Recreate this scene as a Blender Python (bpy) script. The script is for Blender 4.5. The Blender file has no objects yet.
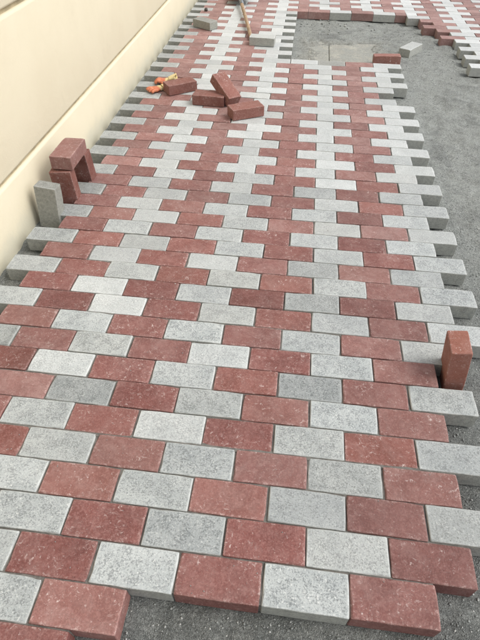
import bpy, bmesh, math, random
import numpy as np
from mathutils import Matrix, Vector, Euler

random.seed(7)
rng = np.random.default_rng(11)
S = bpy.context.scene
COL = S.collection

# ------------------------------------------------------------------ camera
CAM_R = ((0.99268411, 0.12062872, 0.00519296),      # right
         (0.09021708, -0.71246176, -0.69588729),    # down
         (-0.08024421, 0.69126475, -0.71813224))    # forward
cam_data = bpy.data.cameras.new('camera')
cam = bpy.data.objects.new('camera', cam_data)
COL.objects.link(cam)
r_, d_, f_ = [Vector(v) for v in CAM_R]
m = Matrix((r_, -d_, -f_)).transposed().to_4x4()
m.translation = Vector((0.1853173, -0.2893678, 1.21277504))
cam.matrix_world = m
cam_data.sensor_fit = 'VERTICAL'
cam_data.sensor_height = 36.0
cam_data.lens = 36.0 * 480.0 / 640.0
cam_data.clip_start = 0.05
cam_data.clip_end = 500
S.camera = cam

# ------------------------------------------------------------------ light
SUN_EL, SUN_AZ = math.radians(52), math.radians(88)     # azimuth from +Y towards +X
world = bpy.data.worlds.new('World')
S.world = world
world.use_nodes = True
wn = world.node_tree
bg = wn.nodes['Background']
sky = wn.nodes.new('ShaderNodeTexSky')
sky.sky_type = 'NISHITA'
sky.sun_disc = False
sky.sun_elevation = SUN_EL
sky.sun_rotation = SUN_AZ
sky.dust_density = 4.0
hs = wn.nodes.new('ShaderNodeHueSaturation')
hs.inputs['Saturation'].default_value = 0.28
wn.links.new(sky.outputs[0], hs.inputs['Color'])
wn.links.new(hs.outputs[0], bg.inputs['Color'])
bg.inputs['Strength'].default_value = 0.15
sd = bpy.data.lights.new('sun', 'SUN')
sd.energy = 0.7
sd.angle = math.radians(34)
sd.color = (1.0, 0.965, 0.9)
sun = bpy.data.objects.new('sun', sd)
COL.objects.link(sun)
sv = Vector((math.sin(SUN_AZ) * math.cos(SUN_EL), math.cos(SUN_AZ) * math.cos(SUN_EL), math.sin(SUN_EL)))
sun.rotation_euler = sv.to_track_quat('Z', 'Y').to_euler()
sun.location = (3, -2, 6)
S.view_settings.view_transform = 'Standard'
S.view_settings.look = 'None'
S.view_settings.exposure = 0.60
S.view_settings.gamma = 1.0

# ------------------------------------------------------------------ node helpers
def new_mat(name):
    mt = bpy.data.materials.new(name)
    mt.use_nodes = True
    nt = mt.node_tree
    return mt, nt, nt.nodes['Principled BSDF']

class N:
    """tiny wrapper for wiring nodes"""
    def __init__(s, nt): s.nt = nt
    def node(s, t, **kw):
        n = s.nt.nodes.new(t)
        for k, v in kw.items(): setattr(n, k, v)
        return n
    def put(s, sock, v):
        if isinstance(v, bpy.types.NodeSocket): s.nt.links.new(v, sock)
        elif isinstance(v, (tuple, list)) and len(v) == 3 and sock.type == 'RGBA': sock.default_value = (*v, 1)
        else: sock.default_value = v
    def noise(s, vec, scale, detail=3, rough=.55, dist=0):
        n = s.node('ShaderNodeTexNoise')
        s.put(n.inputs['Vector'], vec); n.inputs['Scale'].default_value = scale
        n.inputs['Detail'].default_value = detail; n.inputs['Roughness'].default_value = rough
        n.inputs['Distortion'].default_value = dist
        return n.outputs['Fac']
    def voro(s, vec, scale, out='Distance', feature='F1'):
        n = s.node('ShaderNodeTexVoronoi', feature=feature)
        s.put(n.inputs['Vector'], vec); n.inputs['Scale'].default_value = scale
        return n.outputs[out]
    def ramp(s, fac, lo, hi, a=0.0, b=1.0):
        n = s.node('ShaderNodeMapRange', interpolation_type='SMOOTHSTEP')
        s.put(n.inputs['Value'], fac); n.inputs['From Min'].default_value = lo; n.inputs['From Max'].default_value = hi
        n.inputs['To Min'].default_value = a; n.inputs['To Max'].default_value = b
        return n.outputs['Result']
    def math(s, op, a, b=0.0, c=0.0):
        n = s.node('ShaderNodeMath', operation=op)
        s.put(n.inputs[0], a); s.put(n.inputs[1], b)
        if op in ('MULTIPLY_ADD',): s.put(n.inputs[2], c)
        return n.outputs[0]
    def mix(s, fac, a, b, mode='MIX'):
        n = s.node('ShaderNodeMix', data_type='RGBA', blend_type=mode)
        s.put(n.inputs[0], fac); s.put(n.inputs[6], a); s.put(n.inputs[7], b)
        return n.outputs[2]
    def scale_col(s, col, f):
        n = s.node('ShaderNodeVectorMath', operation='SCALE')
        s.put(n.inputs[0], col); s.put(n.inputs['Scale'], f)
        return n.outputs[0]
    def bump(s, h, strength, dist, normal=None):
        n = s.node('ShaderNodeBump')
        s.put(n.inputs['Height'], h); n.inputs['Strength'].default_value = strength
        n.inputs['Distance'].default_value = dist
        if normal: s.put(n.inputs['Normal'], normal)
        return n.outputs['Normal']

def brick_mat(name, kind, joined=False):
    """kind: 'gray' or 'red'. Tone, warmth and dust of a brick come from its object colour
    (single bricks) or from a face attribute (the joined far bricks)."""
    mt, nt, bsdf = new_mat(name)
    q = N(nt)
    tc = q.node('ShaderNodeTexCoord')
    if joined:
        vec = tc.outputs['Object']
        at = q.node('ShaderNodeAttribute', attribute_name='tone'); rgb = at.outputs['Color']
    else:
        oi = q.node('ShaderNodeObjectInfo'); rgb = oi.outputs['Color']
        off = q.node('ShaderNodeCombineXYZ')
        q.put(off.inputs[0], q.math('MULTIPLY', oi.outputs['Random'], 37.0))
        q.put(off.inputs[1], q.math('MULTIPLY', oi.outputs['Random'], 91.0))
        q.put(off.inputs[2], q.math('MULTIPLY', oi.outputs['Random'], 13.0))
        va = q.node('ShaderNodeVectorMath', operation='ADD')
        q.put(va.inputs[0], tc.outputs['Object']); q.put(va.inputs[1], off.outputs[0])
        vec = va.outputs[0]
    sep = q.node('ShaderNodeSeparateColor'); q.put(sep.inputs[0], rgb)
    tone, warm, dust_and_light = sep.outputs[0], sep.outputs[1], sep.outputs[2]      # each 0..1
    # how near the rim of the face (UV holds metres from the centre of the face)
    uv = q.node('ShaderNodeUVMap', uv_map='UVMap')
    su = q.node('ShaderNodeSeparateXYZ'); q.put(su.inputs[0], uv.outputs[0])
    wob = q.math('MULTIPLY', q.math('SUBTRACT', q.noise(vec, 70, 3), .5), .012)
    ex = q.math('SUBTRACT', .099, q.math('ABSOLUTE', su.outputs[0]))
    ey = q.math('SUBTRACT', .049, q.math('ABSOLUTE', su.outputs[1]))
    ed = q.math('ADD', q.math('MINIMUM', ex, ey), wob)
    rim = q.ramp(ed, .001, .0075, 1, 0)
    big = q.noise(vec, 11, 3)
    mid = q.noise(vec, 42, 4, .6)
    fine = q.noise(vec, 210, 4, .65)
    pit = q.voro(vec, 150)
    body = q.ramp(ed, .002, .014)            # aggregate shows less along the trowelled rim
    mott = q.noise(vec, 78, 5, .68, .4)
    if kind == 'gray':
        c = q.mix(q.ramp(big, .3, .7), (.355, .382, .382), (.445, .470, .465))
        # dark aggregate showing through the cement skin, grain by grain
        g1 = q.noise(vec, 235, 5, .74, .3)
        dens = q.ramp(mid, .36, .64, .0, .085)
        k1 = q.ramp(q.math('ADD', g1, dens), .54, .62)
        k1 = q.math('MULTIPLY', k1, q.math('MULTIPLY_ADD', body, .7, .3))
        c = q.mix(q.math('MULTIPLY', k1, .70), c, (.125, .138, .142))
        k2 = q.math('MULTIPLY', q.ramp(mott, .46, .66), body)
        c = q.mix(q.math('MULTIPLY', k2, .22), c, (.20, .21, .215))
        c = q.mix(q.math('MULTIPLY', q.ramp(q.noise(vec, 420, 2), .56, .68), .5), c, (.15, .16, .16))
        c = q.mix(q.math('MULTIPLY', q.ramp(q.noise(vec, 210, 3), .58, .70), .7), c, (.66, .67, .65))
        c = q.mix(q.math('MULTIPLY', q.ramp(q.noise(vec, 22, 6, .8, 1.2), .60, .72), .5), c, (.56, .57, .55))
        c = q.mix(q.math('MULTIPLY', warm, .5), c, (.37, .345, .27))
        c = q.mix(q.math('MULTIPLY', rim, .60), c, (.56, .575, .56))
        c = q.mix(q.math('MULTIPLY', dust_and_light, q.ramp(mid, .25, .6, .35, .85)), c, (.69, .70, .69))  # cement dust, plus the brightening with distance painted into the colour
        lo, hi = .68, 1.06
    else:
        c = q.mix(q.ramp(big, .3, .7), (.128, .043, .037), (.182, .067, .058))
        c = q.mix(q.math('MULTIPLY', q.ramp(q.noise(vec, 330, 3, .7), .48, .64), .5), c, (.085, .034, .031))
        c = q.mix(q.math('MULTIPLY', q.ramp(fine, .50, .62), .40), c, (.28, .135, .118))
        c = q.mix(q.math('MULTIPLY', q.ramp(mott, .48, .66), .34), c, (.30, .155, .14))
        c = q.mix(q.math('MULTIPLY', warm, .55), c, (.30, .125, .078))
        # cement splashes, scuffs and pale dust
        wash = q.ramp(q.noise(vec, 15, 6, .75, .8), .40, .70)
        c = q.mix(q.math('MULTIPLY', wash, q.ramp(dust_and_light, 0, .5, .20, .50)), c, (.36, .25, .23))
        mp = q.node('ShaderNodeMapping'); q.put(mp.inputs['Vector'], vec)
        mp.inputs['Rotation'].default_value = (0, 0, .6); mp.inputs['Scale'].default_value = (26, 120, 40)
        scf = q.math('MULTIPLY', q.ramp(q.noise(mp.outputs[0], 1.0, 4, .7), .60, .74), q.ramp(q.noise(vec, 20, 3), .5, .62))
        c = q.mix(q.math('MULTIPLY', scf, .55), c, (.50, .42, .39))
        spl = q.math('MULTIPLY', q.ramp(q.noise(vec, 85, 6, .80, .8), .555, .66), q.ramp(q.noise(vec, 14, 3), .44, .62))
        c = q.mix(q.math('MULTIPLY', spl, .8), c, (.58, .50, .47))
        # bruised rims and corners where the pale aggregate shows
        nick = q.math('MULTIPLY', q.ramp(ed, .002, .013, 1, 0), q.ramp(q.noise(vec, 95, 5, .75, .5), .52, .62))
        c = q.mix(q.math('MULTIPLY', nick, .6), c, (.50, .37, .34))
        sp = q.ramp(q.noise(vec, 150, 3), .66, .73)
        c = q.mix(q.math('MULTIPLY', sp, .45), c, (.54, .46, .43))
        c = q.mix(q.math('MULTIPLY', rim, .30), c, (.36, .235, .21))
        c = q.mix(q.math('MULTIPLY', dust_and_light, .55), c, (.49, .36, .33))  # pale dust, plus far rows' lighter look painted into the red
        lo, hi = .78, 1.18
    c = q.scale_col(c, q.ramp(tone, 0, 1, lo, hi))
    if kind == 'gray':          # the body concrete on the sides is browner than the facing layer
        sn = q.node('ShaderNodeSeparateXYZ'); q.put(sn.inputs[0], tc.outputs['Normal'])
        sides = q.ramp(q.math('ABSOLUTE', sn.outputs[2]), .3, .8, .6, 0)
        c = q.mix(sides, c, q.mix(q.ramp(mott, .35, .65), (.23, .235, .205), (.37, .37, .32)))
    q.put(bsdf.inputs['Base Color'], c)
    bsdf.inputs['Roughness'].default_value = .78
    bsdf.inputs['Specular IOR Level'].default_value = .35
    h = q.math('ADD', q.math('MULTIPLY', fine, .7), q.math('MULTIPLY', mid, .6))
    h = q.math('ADD', h, q.math('MULTIPLY', q.ramp(pit, .0, .35), .25))
    n1 = q.bump(h, .75, .0026)
    q.put(bsdf.inputs['Normal'], n1)
    return mt

M_GRAY = brick_mat('gray_concrete_brick', 'gray')
M_RED = brick_mat('red_concrete_brick', 'red')
M_GRAY_J = brick_mat('gray_concrete_far', 'gray', True)
M_RED_J = brick_mat('red_concrete_far', 'red', True)

def ground_mat():
    mt, nt, bsdf = new_mat('crushed_stone_sand')
    q = N(nt)
    vec = q.node('ShaderNodeTexCoord').outputs['Object']
    c = q.mix(q.ramp(q.noise(vec, 2.2, 4), .3, .7), (.105, .113, .108), (.165, .174, .165))
    # drier, paler stone dust further out
    sx = q.node('ShaderNodeSeparateXYZ'); q.put(sx.inputs[0], vec)
    dry = q.ramp(q.math('ADD', sx.outputs[1], q.math('MULTIPLY', q.math('SUBTRACT', q.noise(vec, 1.6, 5, .6), .5), 1.6)), -.2, 2.2)
    c = q.mix(dry, c, (.36, .378, .355))
    c = q.mix(q.math('MULTIPLY', q.ramp(q.noise(vec, 5, 6, .7, .8), .48, .66), .45), c, (.135, .145, .138))
    c = q.mix(q.math('MULTIPLY', q.ramp(q.noise(vec, 14, 4, .6), .42, .68), .5), c, (.27, .28, .26))
    # long soft streaks left by the screed board and by boots
    mp = q.node('ShaderNodeMapping'); q.put(mp.inputs['Vector'], vec)
    mp.inputs['Rotation'].default_value = (0, 0, .35); mp.inputs['Scale'].default_value = (3.2, 13, 5)
    c = q.mix(q.math('MULTIPLY', q.ramp(q.noise(mp.outputs[0], 1, 5, .65, .6), .50, .66), .38), c, (.36, .375, .35))
    c = q.mix(q.math('MULTIPLY', q.ramp(q.noise(vec, 2.6, 5, .7, .5), .52, .66), .5), c, (.125, .134, .128))
    c = q.mix(q.math('MULTIPLY', q.ramp(q.noise(vec, 48, 5, .8, .5), .50, .64), .34), c, (.14, .149, .142))
    c = q.mix(q.math('MULTIPLY', q.ramp(q.noise(vec, 75, 4, .8), .56, .66), .5), c, (.38, .39, .37))
    # cream sand spilled round the slab in the dug strip
    px_ = q.math('ABSOLUTE', q.math('SUBTRACT', sx.outputs[0], .50)); py_ = q.math('ABSOLUTE', q.math('SUBTRACT', sx.outputs[1], 3.95))
    dd = q.math('MAXIMUM', q.math('SUBTRACT', px_, .26), q.math('SUBTRACT', py_, .27))
    dd = q.math('ADD', dd, q.math('MULTIPLY', q.math('SUBTRACT', q.noise(vec, 8, 6, .7, .4), .5), .42))
    c = q.mix(q.ramp(dd, -.10, .20, .62, 0), c, (.37, .36, .315))
    vc = q.voro(vec, 300, 'Color')
    sv_ = q.node('ShaderNodeSeparateColor'); q.put(sv_.inputs[0], vc)
    c = q.scale_col(c, q.ramp(sv_.outputs[0], 0, 1, .76, 1.26))
    vd = q.voro(vec, 620, 'Color')
    s2 = q.node('ShaderNodeSeparateColor'); q.put(s2.inputs[0], vd)
    c = q.scale_col(c, q.ramp(s2.outputs[0], 0, 1, .8, 1.2))
    c = q.mix(q.math('MULTIPLY', q.ramp(s2.outputs[1], .96, .99), .7), c, (.50, .50, .48))
    q.put(bsdf.inputs['Base Color'], c)
    bsdf.inputs['Roughness'].default_value = .9
    h = q.math('ADD', q.ramp(q.voro(vec, 300), .0, .6, 1, 0), q.math('MULTIPLY', q.noise(vec, 70, 6, .8), 2.6))
    q.put(bsdf.inputs['Normal'], q.bump(h, .9, .0055))
    return mt

def simple_mat(name, col, rough=.7, metal=0.0, var=.25, scale=30, bump=.2, bdist=.002, col2=None):
    mt, nt, bsdf = new_mat(name)
    q = N(nt)
    vec = q.node('ShaderNodeTexCoord').outputs['Object']
    n = q.noise(vec, scale, 4, .6)
    c2 = col2 or tuple(v * (1 - var * 1.6) for v in col)
    c = q.mix(q.ramp(n, .3, .7), c2, col)
    q.put(bsdf.inputs['Base Color'], c)
    bsdf.inputs['Roughness'].default_value = rough
    bsdf.inputs['Metallic'].default_value = metal
    q.put(bsdf.inputs['Normal'], q.bump(q.noise(vec, scale * 5, 3), bump, bdist))
    return mt

def wall_mat():
    mt, nt, bsdf = new_mat('cream_wall_paint')
    q = N(nt)
    tc = q.node('ShaderNodeTexCoord'); vec = tc.outputs['Object']
    c = q.mix(q.ramp(q.noise(vec, 3.0, 4), .3, .7), (.635, .575, .43), (.665, .608, .46))
    c = q.mix(q.math('MULTIPLY', q.ramp(q.noise(vec, 40, 4, .7), .58, .75), .2), c, (.66, .58, .42))
    # splashed cement and damp dust along the foot of the wall
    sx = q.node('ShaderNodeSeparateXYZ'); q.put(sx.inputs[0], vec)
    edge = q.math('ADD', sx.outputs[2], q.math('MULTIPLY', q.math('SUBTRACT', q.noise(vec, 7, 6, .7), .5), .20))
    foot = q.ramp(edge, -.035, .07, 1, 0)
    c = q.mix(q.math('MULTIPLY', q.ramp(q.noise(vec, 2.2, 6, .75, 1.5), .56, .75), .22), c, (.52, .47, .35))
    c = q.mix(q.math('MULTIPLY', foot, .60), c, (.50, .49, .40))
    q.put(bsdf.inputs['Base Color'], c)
    bsdf.inputs['Roughness'].default_value = .62
    bsdf.inputs['Specular IOR Level'].default_value = .3
    h = q.math('ADD', q.noise(vec, 160, 3), q.math('MULTIPLY', q.noise(vec, 10, 4, .6, 1.0), 2.2))
    q.put(bsdf.inputs['Normal'], q.bump(h, .35, .0022))
    return mt

M_GROUND = ground_mat()
M_WALL = wall_mat()
M_GROOVE = simple_mat('groove_shade', (.50, .42, .27), .9, var=.2, scale=20)  # darker tan paints the groove's shadow line into its colour
M_SAND = simple_mat('jointing_sand', (.17, .16, .145), .95, var=.3, scale=60, bump=.6)
def slab_mat():
    mt, nt, bsdf = new_mat('dusty_concrete')
    q = N(nt)
    vec = q.node('ShaderNodeTexCoord').outputs['Object']
    c = q.mix(q.ramp(q.noise(vec, 7, 4), .3, .7), (.29, .285, .25), (.38, .37, .32))
    # stone dust lying on it in drifts
    c = q.mix(q.ramp(q.noise(vec, 10, 6, .7, .5), .40, .60, 0, .85), c, (.28, .29, .265))
    c = q.mix(q.math('MULTIPLY', q.ramp(q.noise(vec, 34, 6, .8, .6), .46, .62), .5), c, (.19, .195, .18))
    c = q.mix(q.math('MULTIPLY', q.ramp(q.noise(vec, 110, 4, .8), .48, .62), .6), c, (.15, .155, .145))
    q.put(bsdf.inputs['Base Color'], c)
    bsdf.inputs['Roughness'].default_value = .9
    q.put(bsdf.inputs['Normal'], q.bump(q.noise(vec, 120, 4), .5, .003))
    return mt
M_SLAB = slab_mat()
M_WOOD = simple_mat('handle_wood', (.40, .275, .17), .7, scale=25, var=.25)
M_STEEL = simple_mat('worn_steel', (.33, .36, .38), .42, metal=.7, scale=18, var=.3)
def dipped_mat():
    mt, nt, bsdf = new_mat('rubber_dipped_knit')
    q = N(nt)
    vec = q.node('ShaderNodeTexCoord').outputs['Object']
    sx = q.node('ShaderNodeSeparateXYZ'); q.put(sx.inputs[0], vec)
    e = q.math('ADD', sx.outputs[0], q.math('MULTIPLY', q.math('SUBTRACT', q.noise(vec, 30, 3), .5), .03))
    c = q.mix(q.ramp(q.noise(vec, 60, 4), .3, .7), (.50, .13, .06), (.56, .23, .12))
    k = q.mix(q.ramp(q.noise(vec, 60, 4), .3, .7), (.62, .45, .17), (.66, .56, .33))
    q.put(bsdf.inputs['Base Color'], q.mix(q.ramp(e, .004, .014), k, c))
    bsdf.inputs['Roughness'].default_value = .7
    q.put(bsdf.inputs['Normal'], q.bump(q.noise(vec, 140, 3), .6, .003))
    return mt
M_ORANGE = dipped_mat()
M_YELLOW = simple_mat('yellow_knit', (.66, .50, .20), .95, scale=50, var=.1, bump=.6, col2=(.62, .54, .32))
M_STONE = simple_mat('dark_lump', (.09, .08, .07), .9, scale=60)

# ------------------------------------------------------------------ object helpers
def tag(o, label=None, cat=None, group=None, kind=None):
    if label: o['label'] = label
    if cat: o['category'] = cat
    if group: o['group'] = group
    if kind: o['kind'] = kind
    return o

def link(name, mesh, mat=None, parent=None):
    o = bpy.data.objects.new(name, mesh)
    COL.objects.link(o)
    if mat is not None and len(mesh.materials) == 0: mesh.materials.append(mat)
    if parent: o.parent = parent
    return o

def empty(name, loc=(0, 0, 0), rot=(0, 0, 0)):
    o = bpy.data.objects.new(name, None)
    o.location = loc; o.rotation_euler = rot
    o.empty_display_size = .05
    COL.objects.link(o)
    return o

def box_bm(bm, x0, x1, y0, y1, z0, z1):
    v = [bm.verts.new(p) for p in ((x0,y0,z0),(x1,y0,z0),(x1,y1,z0),(x0,y1,z0),(x0,y0,z1),(x1,y0,z1),(x1,y1,z1),(x0,y1,z1))]
    for f in ((3,2,1,0),(4,5,6,7),(0,1,5,4),(1,2,6,5),(2,3,7,6),(3,0,4,7)):
        bm.faces.new([v[i] for i in f])

def bm_mesh(name, bm, smooth=False):
    me = bpy.data.meshes.new(name)
    bm.normal_update()
    bm.to_mesh(me); bm.free()
    if smooth: me.polygons.foreach_set('use_smooth', [True] * len(me.polygons))
    return me

# ------------------------------------------------------------------ paving brick mesh
PU, PY = .1, .1 * 0.949401            # half a brick along x, one row along y
BL, BW, BH = .1960, .0922, .060

def brick_mesh(name, L=BL, W=BW, H=BH, seed=0, nseg=(8, 4), bev=.0028, all_edges=False):
    """Chamfered block made of horizontal rings: uneven worn rim round the top face."""
    rr = random.Random(seed)
    def ring(hx, hy, z, jit, zj=0.0, corner=.002):
        pts = []
        nx, ny = nseg
        cx, cy = hx - corner, hy - corner
        for i in range(nx + 1): pts.append((-cx + 2 * cx * i / nx, -hy))
        for i in range(ny + 1): pts.append((hx, -cy + 2 * cy * i / ny))
        for i in range(nx + 1): pts.append((cx - 2 * cx * i / nx, hy))
        for i in range(ny + 1): pts.append((-hx, cy - 2 * cy * i / ny))
        return [(x + rr.gauss(0, jit), y + rr.gauss(0, jit), z + rr.gauss(0, zj)) for x, y in pts]
    hx, hy, hz = L / 2, W / 2, H / 2
    rings = [ring(hx - .002, hy - .002, -hz, .0002),
             ring(hx, hy, -hz + (bev if all_edges else .001), .0003),
             ring(hx, hy, hz - bev * 1.1, .0003, .0003),
             ring(hx - bev * .35, hy - bev * .35, hz - bev * .38, .0003, .0003),
             ring(hx - bev, hy - bev, hz - .0001, .00055, .00015, .004),
             ]
    n_ = len(rings[0])
    for _ in range(rr.choice((1, 2, 2, 3))):                 # chips knocked off the rim
        j0 = rr.randrange(n_) if rr.random() < .5 else rr.choice((0, nseg[0], nseg[0] + 1, nseg[0] + nseg[1] + 2))
        dep = rr.uniform(.0015, .0042)
        for dj, w_ in ((-1, .35), (0, 1), (1, .4)):
            for ri, q_ in ((2, (.15, .8)), (3, (.7, .8)), (4, (1.0, .12))):
                x_, y_, z_ = rings[ri][(j0 + dj) % n_]
                ln_ = math.hypot(x_, y_)
                ix, iy = (x_ / hx) ** 8, (y_ / hy) ** 8
                rings[ri][(j0 + dj) % n_] = (x_ - math.copysign(ix * dep * w_ * q_[0], x_), y_ - math.copysign(min(1, iy) * dep * w_ * q_[0], y_), z_ - dep * w_ * q_[1])
    bm = bmesh.new()
    vr = [[bm.verts.new(p) for p in rg] for rg in rings]
    n = len(vr[0])
    for a, b in zip(vr, vr[1:]):
        for i in range(n):
            bm.faces.new((a[i], a[(i + 1) % n], b[(i + 1) % n], b[i]))
    bm.faces.new(vr[-1]); bm.faces.new(vr[0][::-1])
    uvl = bm.loops.layers.uv.new('UVMap')
    bm.normal_update()
    for f in bm.faces:
        nrm = f.normal
        for l in f.loops:
            c = l.vert.co
            if abs(nrm.z) > .5: l[uvl].uv = (c.x, c.y)
            else: l[uvl].uv = (0, 0)
        f.smooth = .2 < abs(nrm.z) < .97
    return bm_mesh(name, bm)

VARS = {'gray': [], 'red': []}
for kind, mt in (('gray', M_GRAY), ('red', M_RED)):
    for s_ in range(6):
        me = brick_mesh('brick_' + kind, seed=100 + s_)
        me.materials.append(mt)
        VARS[kind].append(me)
HALF = {}
for kind, mt in (('gray', M_GRAY), ('red', M_RED)):
    me = brick_mesh('half_brick_' + kind, L=.0972, seed=55); me.materials.append(mt); HALF[kind] = me

# ------------------------------------------------------------------ where every laid brick goes
def row_limits(r):
    """left and right end (half-brick units) of row r of the walkway left of the trench"""
    odd = r % 2
    lo = -9 if odd else -8
    if r <= -3: hi = -5 if r == -3 else (-8 + odd)
    elif r == -2: hi = -2
    elif r == -1: hi = -1
    elif r == 0: hi = 6
    elif r < 8: hi = 7 if odd else 8
    elif r < 38: hi = 9 if odd else 8
    elif r < 52: hi = 1 if odd else 0
    else: hi = 26
    return lo, hi

laid = []          # (row, u0, length in half bricks, kind, tone, warm, dust plus painted distance light)
def tones(r, k, kind):
    t = min(1, max(0, random.gauss(.52, .13 if kind == 'gray' else .15)))
    w = max(0, random.gauss(.02, .13))
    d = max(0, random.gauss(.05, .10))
    d += .010 * max(0, min(r, 52) - 6)  # far rows whiter: part dust, part light on them painted as colour
    if kind == 'gray' and -3 <= k <= 9: d += .13 * max(0, min(1, (r - 12) / 14)) ; t += .12 * max(0, min(1, (r - 12) / 14))  # far grays lifted further, painting in their brighter lighting along with dust
    if kind == 'gray' and k <= -5: t -= .18; d *= .45; w += .08
    return t, w, d
FIX = {(6, 1): (.02, .0, .0), (5, -3): (.02, .05, .0), (6, -3): (.8, .0, .26), (10, -3): (.8, .05, .32), (9, -3): (.8, .1, .36),
       (37, 1): (.1, .7, .1), (0, 1): (.65, 0, 0), (3, -1): (.42, 0, 0)}
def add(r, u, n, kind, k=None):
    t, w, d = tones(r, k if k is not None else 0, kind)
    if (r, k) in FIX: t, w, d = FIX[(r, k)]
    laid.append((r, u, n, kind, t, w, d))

for r in range(-5, 72):
    lo, hi = row_limits(r)
    u = lo
    while u < hi:
        k = (u - (r % 2)) // 2
        n = 2
        if u + n > hi: n = hi - u
        kind = 'gray' if k % 2 else 'red'
        if r == 52:
            if 2 <= u < 12: kind = {2: 'red', 4: 'gray', 6: 'red', 8: 'gray', 10: 'red'}[u]
            if u == 10:
                add(r, 10, 1, 'red'); add(r, 11, 1, 'gray'); u += 2; continue
        if r == 37 and k == 0: kind = 'gray'
        if not (r == 31 and k == 3):
            add(r, u, n, kind, k)
        u += n
# paving on the far side of the dug strip, stepping down to the right
START = {51: 11, 50: 12, 49: 13, 48: 12, 47: 13, 46: 14, 45: 13, 44: 14, 43: 15, 42: 14, 41: 15, 40: 14, 39: 15, 38: 14, 37: 17, 36: 18, 35: 19, 34: 20}
for r, u0 in START.items():
    u = u0
    while u < 26:
        k = (u - (r % 2)) // 2
        add(r, u, 2, 'gray' if k % 2 else 'red', k)
        u += 2

def row_y(r):
    y = r * PY
    if r >= 33: y += .0035          # one open joint runs right across here
    return y

def place(b):
    r, u, n, kind, t, w, d = b
    rr = random.Random(r * 1000 + u)
    x = (u + n / 2) * PU + rr.gauss(0, .0009)
    y = row_y(r) + PY / 2 + rr.gauss(0, .0006)
    z = -BH / 2 + rr.gauss(0, .0011)
    rot = (rr.gauss(0, .008), rr.gauss(0, .005), rr.gauss(0, .0045))
    return (x, y, z), rot

def screen(p):
    v = cam.matrix_world.inverted() @ Vector(p)
    if v.z > -.05: return None
    return 384 - v.x / v.z * 768 * .9375, 512 + v.y / v.z * 768 * .9375, -v.z

def size_on_screen(b):
    (x, y, z), _ = place(b)
    s = screen((x, y, 0))
    if not s: return -1
    px, py, dist = s
    if px < -90 or px > 860 or py < -60 or py > 1120: return -1
    return b[2] / dist ** 3

order = sorted(laid, key=size_on_screen, reverse=True)
single = order[:300]
rest = order[300:]

# sand in the joints is the mesh of the pavement itself
bm = bmesh.new()
rows = {}
for b in laid: rows.setdefault(b[0], []).append((b[1] * PU, (b[1] + b[2]) * PU))
spans = {}
for r, l in rows.items():
    l.sort(); out = []
    for a, c in l:
        if out and abs(out[-1][1] - a) < 1e-6: out[-1][1] = c
        else: out.append([a, c])
    spans[r] = out
    for a, c in out:
        box_bm(bm, a + .006, c - .006, row_y(r) + .0045, row_y(r) + PY - .0045, -.057, -.0062)
for r in sorted(spans):
    if r + 1 not in spans: continue
    for a, c in spans[r]:
        for a2, c2 in spans[r + 1]:
            x0, x1 = max(a, a2) + .006, min(c, c2) - .006
            if x1 > x0: box_bm(bm, x0, x1, row_y(r) + PY - .008, row_y(r + 1) + .008, -.056, -.0068 + .0036 * random.random() ** 2)
pavement = link('pavement', bm_mesh('pavement', bm), M_SAND)
tag(pavement, 'red and grey brick paving laid in zigzag stripes beside the cream wall', kind='structure')

for b in single:
    r, u, n, kind, t, w, d = b
    loc, rot = place(b)
    me = HALF[kind] if n == 1 else VARS[kind][(r * 7 + u * 3) % 6]
    o = bpy.data.objects.new('brick', me)
    COL.objects.link(o)
    o.parent = pavement
    o.location = loc
    o.rotation_euler = rot if (r + u) % 3 else (rot[0], rot[1], rot[2] + math.pi)
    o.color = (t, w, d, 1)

def joined_bricks(bricks, name, parent):
    V, F, MI, TN, UV = [], [], [], [], []
    for b in bricks:
        r, u, n, kind, t, w, d = b
        loc, rot = place(b)
        hx, hy, hz, e = n * PU / 2 - .0014, BW / 2, BH / 2, .0025
        R = Euler(rot).to_matrix()
        base = len(V)
        for (sx, sy, z) in ((hx, hy, -hz), (hx, hy, hz - e), (hx - e, hy - e, hz)):
            for a, c in ((-1, -1), (1, -1), (1, 1), (-1, 1)):
                V.append(tuple(R @ Vector((a * sx, c * sy, z)) + Vector(loc)))
        for k in (0, 4):
            for i in range(4):
                F.append((base + k + i, base + k + (i + 1) % 4, base + k + 4 + (i + 1) % 4, base + k + 4 + i))
                UV += [(0, 0)] * 4
        F.append((base + 8, base + 9, base + 10, base + 11))
        UV += [(-.099, -.049), (.099, -.049), (.099, .049), (-.099, .049)]
        MI += [1 if kind == 'red' else 0] * 9
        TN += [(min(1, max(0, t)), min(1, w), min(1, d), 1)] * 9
    me = bpy.data.meshes.new(name)
    me.from_pydata(V, [], F)
    me.materials.append(M_GRAY_J); me.materials.append(M_RED_J)
    me.polygons.foreach_set('material_index', MI)
    uvl = me.uv_layers.new(name='UVMap')
    uvl.data.foreach_set('uv', [c for p in UV for c in p])
    at = me.attributes.new('tone', 'FLOAT_COLOR', 'FACE')
    at.data.foreach_set('color', [c for p in TN for c in p])
    me.update()
    o = link(name, me, parent=parent)
    return tag(o, kind='stuff')
joined_bricks(rest, 'brick', pavement)

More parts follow.
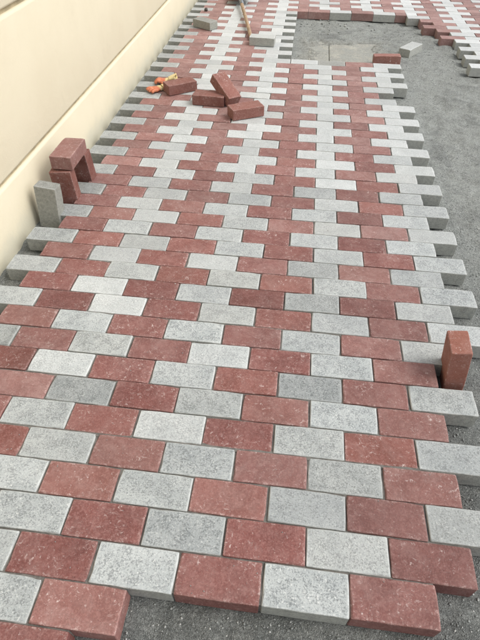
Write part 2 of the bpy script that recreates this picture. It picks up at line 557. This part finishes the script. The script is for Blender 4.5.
# ------------------------------------------------------------------ ground
def vnoise(x, y, seed=0):
    """value noise on numpy arrays"""
    xi, yi = np.floor(x).astype(np.int64), np.floor(y).astype(np.int64)
    fx, fy = x - xi, y - yi
    fx = fx * fx * (3 - 2 * fx); fy = fy * fy * (3 - 2 * fy)
    def h(a, b):
        n = (a * 374761393 + b * 668265263 + seed * 1442695041) & 0x7fffffff
        n = ((n ^ (n >> 13)) * 1274126177) & 0x7fffffff
        return ((n ^ (n >> 16)) & 0xffff) / 65535.0
    return ((h(xi, yi) * (1 - fx) + h(xi + 1, yi) * fx) * (1 - fy) + (h(xi, yi + 1) * (1 - fx) + h(xi + 1, yi + 1) * fx) * fy)

def in_paving(x, y, pad=.0):
    """1 inside (or within pad of) the laid rows"""
    res = np.zeros(x.shape, bool)
    for r, sp in spans.items():
        my = (y > row_y(r) - pad) & (y < row_y(r) + PY + pad)
        for a, c in sp:
            res |= my & (x > a - pad) & (x < c + pad)
    return res

SLAB = (.23, .80, 3.66, 4.30)
def ground_h(x, y):
    h = -.066 + .010 * (vnoise(x * 3.1, y * 3.1, 1) - .5) + .010 * (vnoise(x * 9, y * 9, 2) - .5)
    h += .0095 * (vnoise(x * 24, y * 24, 3) - .5) + .0065 * (vnoise(x * 58, y * 58, 4) - .5)
    # heaps and trodden hollows right of the walkway
    right = np.clip((x - .85) / .5, 0, 1)
    h += right * (.034 * (vnoise(x * 1.9 + 3, y * 3.3, 7) - .42) + .026 * (vnoise(x * 5, y * 11, 8) - .5))
    # drag marks of the screed board, and dust heaped loosely against the paving edge
    far = np.clip((y - 2.2) / .8, 0, 1) * right
    h += far * .012 * (vnoise(x * 3.5 + 1, y * 26 + x * 7, 12) - .5)
    # the pale slab lies bare, the stone dust drifts over its rim
    a, b, c, d = SLAB
    ds = np.minimum(np.minimum(x - a, b - x), np.minimum(y - c, d - y))
    ds += .16 * (vnoise(x * 9, y * 9, 9) - .5) + .08 * (vnoise(x * 26, y * 26, 10) - .5) + .09 * (vnoise(x * 55, y * 55, 31) - .5)
    h += .013 * np.exp(-(ds / .035) ** 2)
    h = np.where(ds > .045, np.minimum(h, -.074), h)
    inside = in_paving(x, y, .012)
    h = np.where(inside, np.minimum(h, -.062), h)
    return h

fx = np.arange(-1.02, 3.2, .0135)
fy = np.arange(-1.0, 6.4, .0135)
gx = np.concatenate([[-60, -20, -5, -2, -1.3], fx, [3.4, 4, 6, 12, 30, 60]])
gy = np.concatenate([[-60, -20, -5, -2, -1.3], fy, [6.8, 8, 12, 30, 80]])
X, Y = np.meshgrid(gx, gy)
Z = ground_h(X, Y)
nx, ny = len(gx), len(gy)
co = np.stack([X, Y, Z], -1).reshape(-1, 3)
idx = np.arange(nx * ny).reshape(ny, nx)
quads = np.stack([idx[:-1, :-1], idx[:-1, 1:], idx[1:, 1:], idx[1:, :-1]], -1).reshape(-1, 4)
me = bpy.data.meshes.new('ground')
me.vertices.add(len(co)); me.vertices.foreach_set('co', co.ravel())
me.loops.add(quads.size); me.loops.foreach_set('vertex_index', quads.ravel().astype(np.int32))
me.polygons.add(len(quads))
me.polygons.foreach_set('loop_start', np.arange(0, quads.size, 4, dtype=np.int32))
me.polygons.foreach_set('loop_total', np.full(len(quads), 4, np.int32))
me.polygons.foreach_set('use_smooth', np.ones(len(quads), bool))
me.update(calc_edges=True)
ground = tag(link('ground', me, M_GROUND), 'bare ground of grey crushed stone and sand around the paving', kind='structure')

# loose chips on top of it
def chips(name, spots, mat, seed):
    r2 = np.random.default_rng(seed)
    ico_v = np.array([(0, 0, 1), (.9, 0, .3), (.28, .85, .3), (-.73, .53, .3), (-.73, -.53, .3), (.28, -.85, .3), (0, 0, -.6)])
    ico_f = np.array([(0,1,2),(0,2,3),(0,3,4),(0,4,5),(0,5,1),(6,2,1),(6,3,2),(6,4,3),(6,5,4),(6,1,5)])
    n = len(spots)
    s = spots[:, 2]
    v = ico_v[None] * s[:, None, None] * (1 + .35 * r2.uniform(-1, 1, (n, 7, 3)))
    v *= r2.uniform(.6, 1.35, (n, 1, 3))
    ang = r2.uniform(0, 6.28, n); ca, sa = np.cos(ang), np.sin(ang)
    x = v[..., 0] * ca[:, None] - v[..., 1] * sa[:, None]; y = v[..., 0] * sa[:, None] + v[..., 1] * ca[:, None]
    z0 = ground_h(spots[:, 0], spots[:, 1])
    P = np.stack([x + spots[:, 0, None], y + spots[:, 1, None], v[..., 2] * .75 + (z0 + s * .15)[:, None]], -1).reshape(-1, 3)
    F = (ico_f[None] + 7 * np.arange(n)[:, None, None]).reshape(-1, 3)
    me = bpy.data.meshes.new(name)
    me.vertices.add(len(P)); me.vertices.foreach_set('co', P.ravel())
    me.loops.add(F.size); me.loops.foreach_set('vertex_index', F.ravel().astype(np.int32))
    me.polygons.add(len(F)); me.polygons.foreach_set('loop_start', np.arange(0, F.size, 3, dtype=np.int32))
    me.polygons.foreach_set('loop_total', np.full(len(F), 3, np.int32))
    me.update(calc_edges=True)
    at = me.attributes.new('shade', 'FLOAT', 'FACE')
    at.data.foreach_set('value', np.repeat(r2.uniform(0, 1, n), 10))
    return tag(link(name, me, mat), kind='stuff')

def chip_mat():
    mt, nt, bsdf = new_mat('stone_chips')
    q = N(nt)
    at = q.node('ShaderNodeAttribute', attribute_name='shade')
    cr = q.node('ShaderNodeValToRGB')
    e = cr.color_ramp.elements
    e[0].position = 0; e[0].color = (.20, .21, .20, 1)
    e[1].position = 1; e[1].color = (.56, .56, .53, 1)
    for p_, c_ in ((.35, (.22, .232, .222, 1)), (.80, (.28, .292, .278, 1)), (.95, (.40, .405, .39, 1))):
        el = e.new(p_); el.color = c_
    q.put(cr.inputs[0], at.outputs['Fac'])
    q.put(bsdf.inputs['Base Color'], cr.outputs[0])
    bsdf.inputs['Roughness'].default_value = .85
    return mt
M_CHIP = chip_mat()
def scatter(n, x0, x1, y0, y1, smin, smax):
    x = rng.uniform(x0, x1, n); y = rng.uniform(y0, y1, n)
    s = smin + (smax - smin) * rng.uniform(0, 1, n) ** 4
    ok = ~in_paving(x, y, .002)
    a, b, c, d = SLAB
    ok &= ~((x > a + .03) & (x < b - .03) & (y > c + .03) & (y < d - .03) & (rng.uniform(0, 1, n) > .06))
    return np.stack([x, y, s], 1)[ok]
sp = np.concatenate([
    scatter(14000, -1.0, .85, -.5, .06, .0009, .0034),
    scatter(18000, .6, 1.5, -.2, 1.9, .0010, .0040),
    scatter(14000, .8, 2.2, 1.9, 4.4, .0011, .0036),
    scatter(4000, .0, 1.6, 3.5, 5.2, .0013, .0045),
    scatter(260, .1, 1.6, 4.45, 4.95, .003, .012),
    scatter(160, .75, 2.2, -.2, 4.6, .003, .008),
    scatter(1500, -.95, -.75, -.3, 3.0, .0012, .0045)])
tag(chips('gravel', sp, M_CHIP, 5), 'fine grey stone chips scattered over the bare ground')

# sand and grit trodden over the paving, most of it lying along the joints
def grit_spots(n, y0, y1):
    k = int(n * .55)
    r_ = rng.integers(int(y0 / PY), int(y1 / PY), k)
    x1 = rng.uniform(-.85, .85, k); y1_ = r_ * PY + rng.normal(0, .004, k)
    x2 = rng.uniform(-.85, .85, n - k); y2 = rng.uniform(y0, y1, n - k)
    x = np.concatenate([x1, x2]); y = np.concatenate([y1_, y2])
    keep = vnoise(x * 5 + 9, y * 5, 21) * .7 + vnoise(x * 19, y * 19, 22) * .3 > rng.uniform(.25, .95, n)
    s_ = .0005 + .0016 * rng.uniform(0, 1, n) ** 4
    ok = keep & in_paving(x, y, -.006)
    return np.stack([x, y, s_], 1)[ok]
_gh = ground_h
def ground_h(x, y): return np.full(x.shape, .0004)
tag(chips('grit', grit_spots(15000, -.2, 3.4), M_CHIP, 9), 'pale sand and grit trodden over the laid bricks')
ground_h = _gh

# bare concrete slab in the dug strip, in two pieces with a joint between
slab = empty('concrete_slab', (.515, 3.98, -.12))
tag(slab, 'pale dusty concrete slab half buried in the dug strip beyond the walkway', 'slab')
for a, b in ((.23, .388), (.396, .80)):
    bm = bmesh.new()
    box_bm(bm, a, b, SLAB[2], SLAB[3], -.118, -.0665)
    bmesh.ops.bevel(bm, geom=[e for e in bm.edges], offset=.004, segments=1, affect='EDGES')
    me = bm_mesh('panel', bm)
    o = link('panel', me, M_SLAB, slab)
    o.location = (-.515, -3.98, .12)

# ------------------------------------------------------------------ the wall
WX = -.95
wall = empty('boundary_wall', (WX - .1, 4, -.1))
tag(wall, 'smooth cream painted boundary wall with horizontal grooves', 'wall')
bm = bmesh.new()
box_bm(bm, WX - .22, WX - .016, -3.0, 14.0, -.35, 2.22)
o = link('wall_body', bm_mesh('wall_body', bm), M_GROOVE, wall); o.location = (-(WX - .1), -4, .1)
zs = [-.33, .209, .716, 1.22, 1.72, 2.22]
for a, b in zip(zs, zs[1:]):
    bm = bmesh.new()
    lo = a + (.008 if a > 0 else 0); hi = b - .008
    # profile across the face: softly rounded arrises at each groove
    prof = [(WX - .018, lo), (WX - .007, lo + .001), (WX - .002, lo + .004), (WX, lo + .011), (WX, hi - .014), (WX - .002, hi - .007), (WX - .007, hi - .002), (WX - .018, hi)]
    ys = [-3 + 17 * i / 60 for i in range(61)]
    rowsv = [[bm.verts.new((x, yy, z)) for x, z in prof] for yy in ys]
    for p0, p1 in zip(rowsv, rowsv[1:]):
        for i in range(len(prof) - 1):
            bm.faces.new((p0[i], p1[i], p1[i + 1], p0[i + 1]))
    bm.faces.new(rowsv[0]); bm.faces.new(rowsv[-1][::-1])
    bmesh.ops.recalc_face_normals(bm, faces=bm.faces)
    o = link('panel', bm_mesh('panel', bm, True), M_WALL, wall); o.location = (-(WX - .1), -4, .1)
bm = bmesh.new()
box_bm(bm, WX - .26, WX + .03, -3.02, 14.02, 2.223, 2.30)
bmesh.ops.bevel(bm, geom=[e for e in bm.edges], offset=.006, segments=2, affect='EDGES')
o = link('coping', bm_mesh('coping', bm), M_WALL, wall); o.location = (-(WX - .1), -4, .1)

# ------------------------------------------------------------------ loose bricks
def loose(label, kind, dims, pos, rot, color, group, seed, cat='brick'):
    """dims is given as (x, y, z); the brick is modelled lying, then turned so its sizes match"""
    me = brick_mesh('paving_brick', L=.198, W=.096, H=.06, seed=seed, nseg=(10, 5), bev=.0030, all_edges=True)
    # stand it up when the long side is z
    if dims == 'x_thin':   T = Matrix.Rotation(math.pi / 2, 4, 'Y')                                   # 60 x 96 x 198
    elif dims == 'y_thin': T = Matrix.Rotation(math.pi / 2, 4, 'Z') @ Matrix.Rotation(math.pi / 2, 4, 'Y')  # 96 x 60 x 198
    elif dims == 'along_y': T = Matrix.Rotation(math.pi / 2, 4, 'Z')
    else: T = Matrix.Identity(4)
    me.transform(T)
    me.materials.append(M_RED if kind == 'red' else M_GRAY)
    o = link('paving_brick', me)
    o.location = pos; o.rotation_euler = rot; o.color = (*color, 1)
    return tag(o, label, cat, group)
GL = 'loose bricks not yet laid'
loose('red brick standing on end at the right edge of the paving', 'red', 'x_thin', (.7475, .741, .036), (-.003, -.157, -.037), (1, .75, .0), GL, 1)
loose('grey brick standing on end against the foot of the wall', 'gray', 'y_thin', (-.866, 1.444, .033), (-.082, .091, -.034), (.12, .55, .0), GL, 2)
loose('front upright red brick under the red brick laid across the top', 'red', 'y_thin', (-.838, 1.575, .038), (-.03, -.03, .10), (.35, .5, .0), GL, 3)
loose('rear upright red brick under the red brick laid across the top', 'red', 'y_thin', (-.825, 1.752, .038), (.02, -.04, -.05), (.25, .35, .0), GL, 4)
loose('red brick laid across two upright bricks beside the cream wall', 'red', 'along_y', (-.830, 1.662, .170), (-.03, .03, .03), (.45, .3, .25), GL, 5)
loose('red brick lying on the paving right in front of the gloves', 'red', 'flat', (-.5864, 2.8962, .0315), (0, 0, .62), (.4, .4, .03), GL, 6)
loose('red brick lying flat on the paving under the tilted brick', 'red', 'flat', (-.3651, 2.7253, .0315), (0, 0, -.062), (.42, .4, .03), GL, 7)
loose('red brick tilted up with one end resting on another red brick', 'red', 'flat', (-.270, 2.768, .077), (-.04, .50, -.80), (.62, .45, .05), GL, 8)
loose('red brick lying skewed on the paving, nearest of the pile', 'red', 'flat', (-.1219, 2.5741, .0315), (0, 0, .50), (.62, .45, .05), GL, 9)
loose('pale grey brick lying at the lower end of the wooden handle', 'gray', 'flat', (-.1419, 3.9198, .0315), (0, 0, -.036), (.7, .35, .35), GL, 10)
loose('dark grey brick lying askew on the paving near the wall', 'gray', 'flat', (-.6662, 4.3057, .0315), (0, 0, -.58), (.08, .7, .0), GL, 11)
loose('pale grey brick lying askew on the bare gravel beyond the walkway', 'gray', 'flat', (1.035, 4.07, -.034), (-.01, -.019, .95), (.7, .3, .25), GL, 12)
loose('red brick at the far end of the walkway beside the concrete slab', 'red', 'flat', (.8205, 3.785, -.024), (-.11, -.04, -.016), (.85, .5, .1), GL, 13)

# ------------------------------------------------------------------ shovel
sh0, sh1 = Vector((-.236, 3.990, .018)), Vector((-.436, 4.985, .045))
shovel = empty('shovel', sh0)
tag(shovel, 'long wooden handled shovel lying on the paving, blade away from us', 'shovel')
ax = (sh1 - sh0).normalized()
side = ax.cross(Vector((0, 0, 1))).normalized(); up = side.cross(ax).normalized()
def sweep(name, pts, radii, mat, parent, seg=14, squash=1.0):
    bm = bmesh.new(); rings = []
    for p_, r_2 in zip(pts, radii):
        rings.append([bm.verts.new(p_ + side * (math.cos(2 * math.pi * i / seg) * r_2) + up * (math.sin(2 * math.pi * i / seg) * r_2 * squash)) for i in range(seg)])
    for a, b in zip(rings, rings[1:]):
        for i in range(seg): bm.faces.new((a[i], a[(i + 1) % seg], b[(i + 1) % seg], b[i]))
    bm.faces.new(rings[0][::-1]); bm.faces.new(rings[-1])
    bmesh.ops.recalc_face_normals(bm, faces=bm.faces)
    return link(name, bm_mesh(name, bm, True), mat, parent)
Ln = (sh1 - sh0).length
sweep('handle', [ax * (Ln * t) + up * (.003 * math.sin(t * 5)) for t in (0, .004, .02, .2, .4, .6, .8, 1.0)],
      [.010, .0135, .015, .0148, .0145, .015, .0155, .016], M_WOOD, shovel)
sweep('socket', [ax * (Ln - .06 + t) for t in (0, .002, .08, .14, .19)], [.0175, .019, .0195, .017, .012], M_STEEL, shovel)
bm = bmesh.new()
g = []
for i in range(13):
    t = i / 12
    rowp = []
    w2 = .112 * (min(1, .80 + t * 1.2) if t < .7 else math.sqrt(max(0.02, 1 - ((t - .7) / .31) ** 2)))
    for j in range(11):
        s_ = j / 10 * 2 - 1
        p_ = ax * (Ln + .085 + .27 * t) + side * (s_ * w2) + up * (-.018 + .022 * s_ * s_ + .030 * (1 - t) ** 2 * (1 - s_ * s_) - .01 * t)
        rowp.append(bm.verts.new(p_))
    g.append(rowp)
for a, b in zip(g, g[1:]):
    for j in range(10): bm.faces.new((a[j], a[j + 1], b[j + 1], b[j]))
bmesh.ops.recalc_face_normals(bm, faces=bm.faces)
bl = link('blade', bm_mesh('blade', bm, True), M_STEEL, shovel)
sm = bl.modifiers.new('solid', 'SOLIDIFY'); sm.thickness = .0025

# ------------------------------------------------------------------ gloves
def glove(label, loc, rz, mirror, curl, mat_hand, mat_cuff, tilt=(0, 0), puff=1.0):
    root = empty('work_glove', loc, (tilt[0], tilt[1], rz))
    root.scale = (.78, .80, .82)
    tag(root, label, 'glove', 'pair of work gloves')
    # hand points to +x, lies palm down, about 19 cm with the cuff
    V, E, R = [], [], []
    def chain(start, pts, radii):
        prev = start
        for p_, r_2 in zip(pts, radii):
            V.append((p_[0], p_[1] * mirror, p_[2])); R.append(r_2)
            E.append((prev, len(V) - 1)); prev = len(V) - 1
        return prev
    V.append((0, 0, .016)); R.append((.030, .015))
    chain(0, [(.028, 0, .018)], [(.036, .015)])
    chain(0, [(-.030, 0, .016)], [(.027, .015)])
    for f in range(4):
        y0 = (-.030 + .020 * f)
        ln = (.058, .070, .066, .050)[f]
        c = curl[f]
        spread = (-.25, -.08, .07, .26)[f]
        chain(1, [(.050, y0, .018),
                  (.050 + ln * .38, y0 + spread * ln * .38, .020 + .010 * c),
                  (.050 + ln * .72, y0 + spread * ln * .72, .017 + .004 * c),
                  (.050 + ln * (1 - .2 * c), y0 + spread * ln, .012)],
              [(.0135, .013), (.0128, .0125), (.012, .0115), (.0095, .009)])
    chain(0, [(.006, -.034, .014), (.026, -.052, .014), (.044, -.058, .012)], [(.014, .012), (.011, .010), (.0085, .008)])
    me = bpy.data.meshes.new('hand')
    me.from_pydata(V, E, [])
    o = link('hand', me, mat_hand, root)
    md = o.modifiers.new('skin', 'SKIN'); md.use_smooth_shade = True
    for i, r_2 in enumerate(R):
        me.skin_vertices[0].data[i].radius = r_2
        me.skin_vertices[0].data[i].use_root = (i == 0)
    sb = o.modifiers.new('sub', 'SUBSURF'); sb.levels = 2; sb.render_levels = 2
    # knitted cuff: open crumpled tube
    bm = bmesh.new(); rings = []
    for i in range(9):
        t = i / 8; ring = []
        for k in range(20):
            a = 2 * math.pi * k / 20
            rr_ = 1 + .13 * math.sin(5 * a + 3 * t) + .08 * math.sin(i * 2.4 + a) + .10 * t * math.sin(9 * a + 1)
            ring.append(bm.verts.new((-.022 - .062 * t, mirror * math.cos(a) * (.036 + .012 * t) * puff * rr_, .0175 + math.sin(a) * (.0165 + .008 * t) * puff * rr_)))
        rings.append(ring)
    for a, b in zip(rings, rings[1:]):
        for k in range(20): bm.faces.new((a[k], a[(k + 1) % 20], b[(k + 1) % 20], b[k]))
    bmesh.ops.recalc_face_normals(bm, faces=bm.faces)
    c = link('cuff', bm_mesh('cuff', bm, True), mat_cuff, root)
    s2 = c.modifiers.new('solid', 'SOLIDIFY'); s2.thickness = .002
    return root
glove('orange work glove with yellow cuff, fingers towards the wall', (-.722, 2.885, .001), math.radians(222), 1, (.5, .9, .8, .4), M_ORANGE, M_YELLOW)
glove('orange and yellow work glove bunched up behind the red brick', (-.700, 3.012, .010), math.radians(186), -1, (1.3, 1.2, 1.4, 1.0), M_ORANGE, M_YELLOW, (.05, .20), 1.15)

# ------------------------------------------------------------------ small lump on the paving by the wall
bm = bmesh.new()
bmesh.ops.create_icosphere(bm, subdivisions=2, radius=.017)
for v in bm.verts: v.co *= random.uniform(.8, 1.2); v.co.z *= .9
st = link('stone', bm_mesh('stone', bm, True), M_STONE)
st.location = (-.748, 4.82, .013)
tag(st, 'small dark lump of stone on the paving near the wall', 'stone')
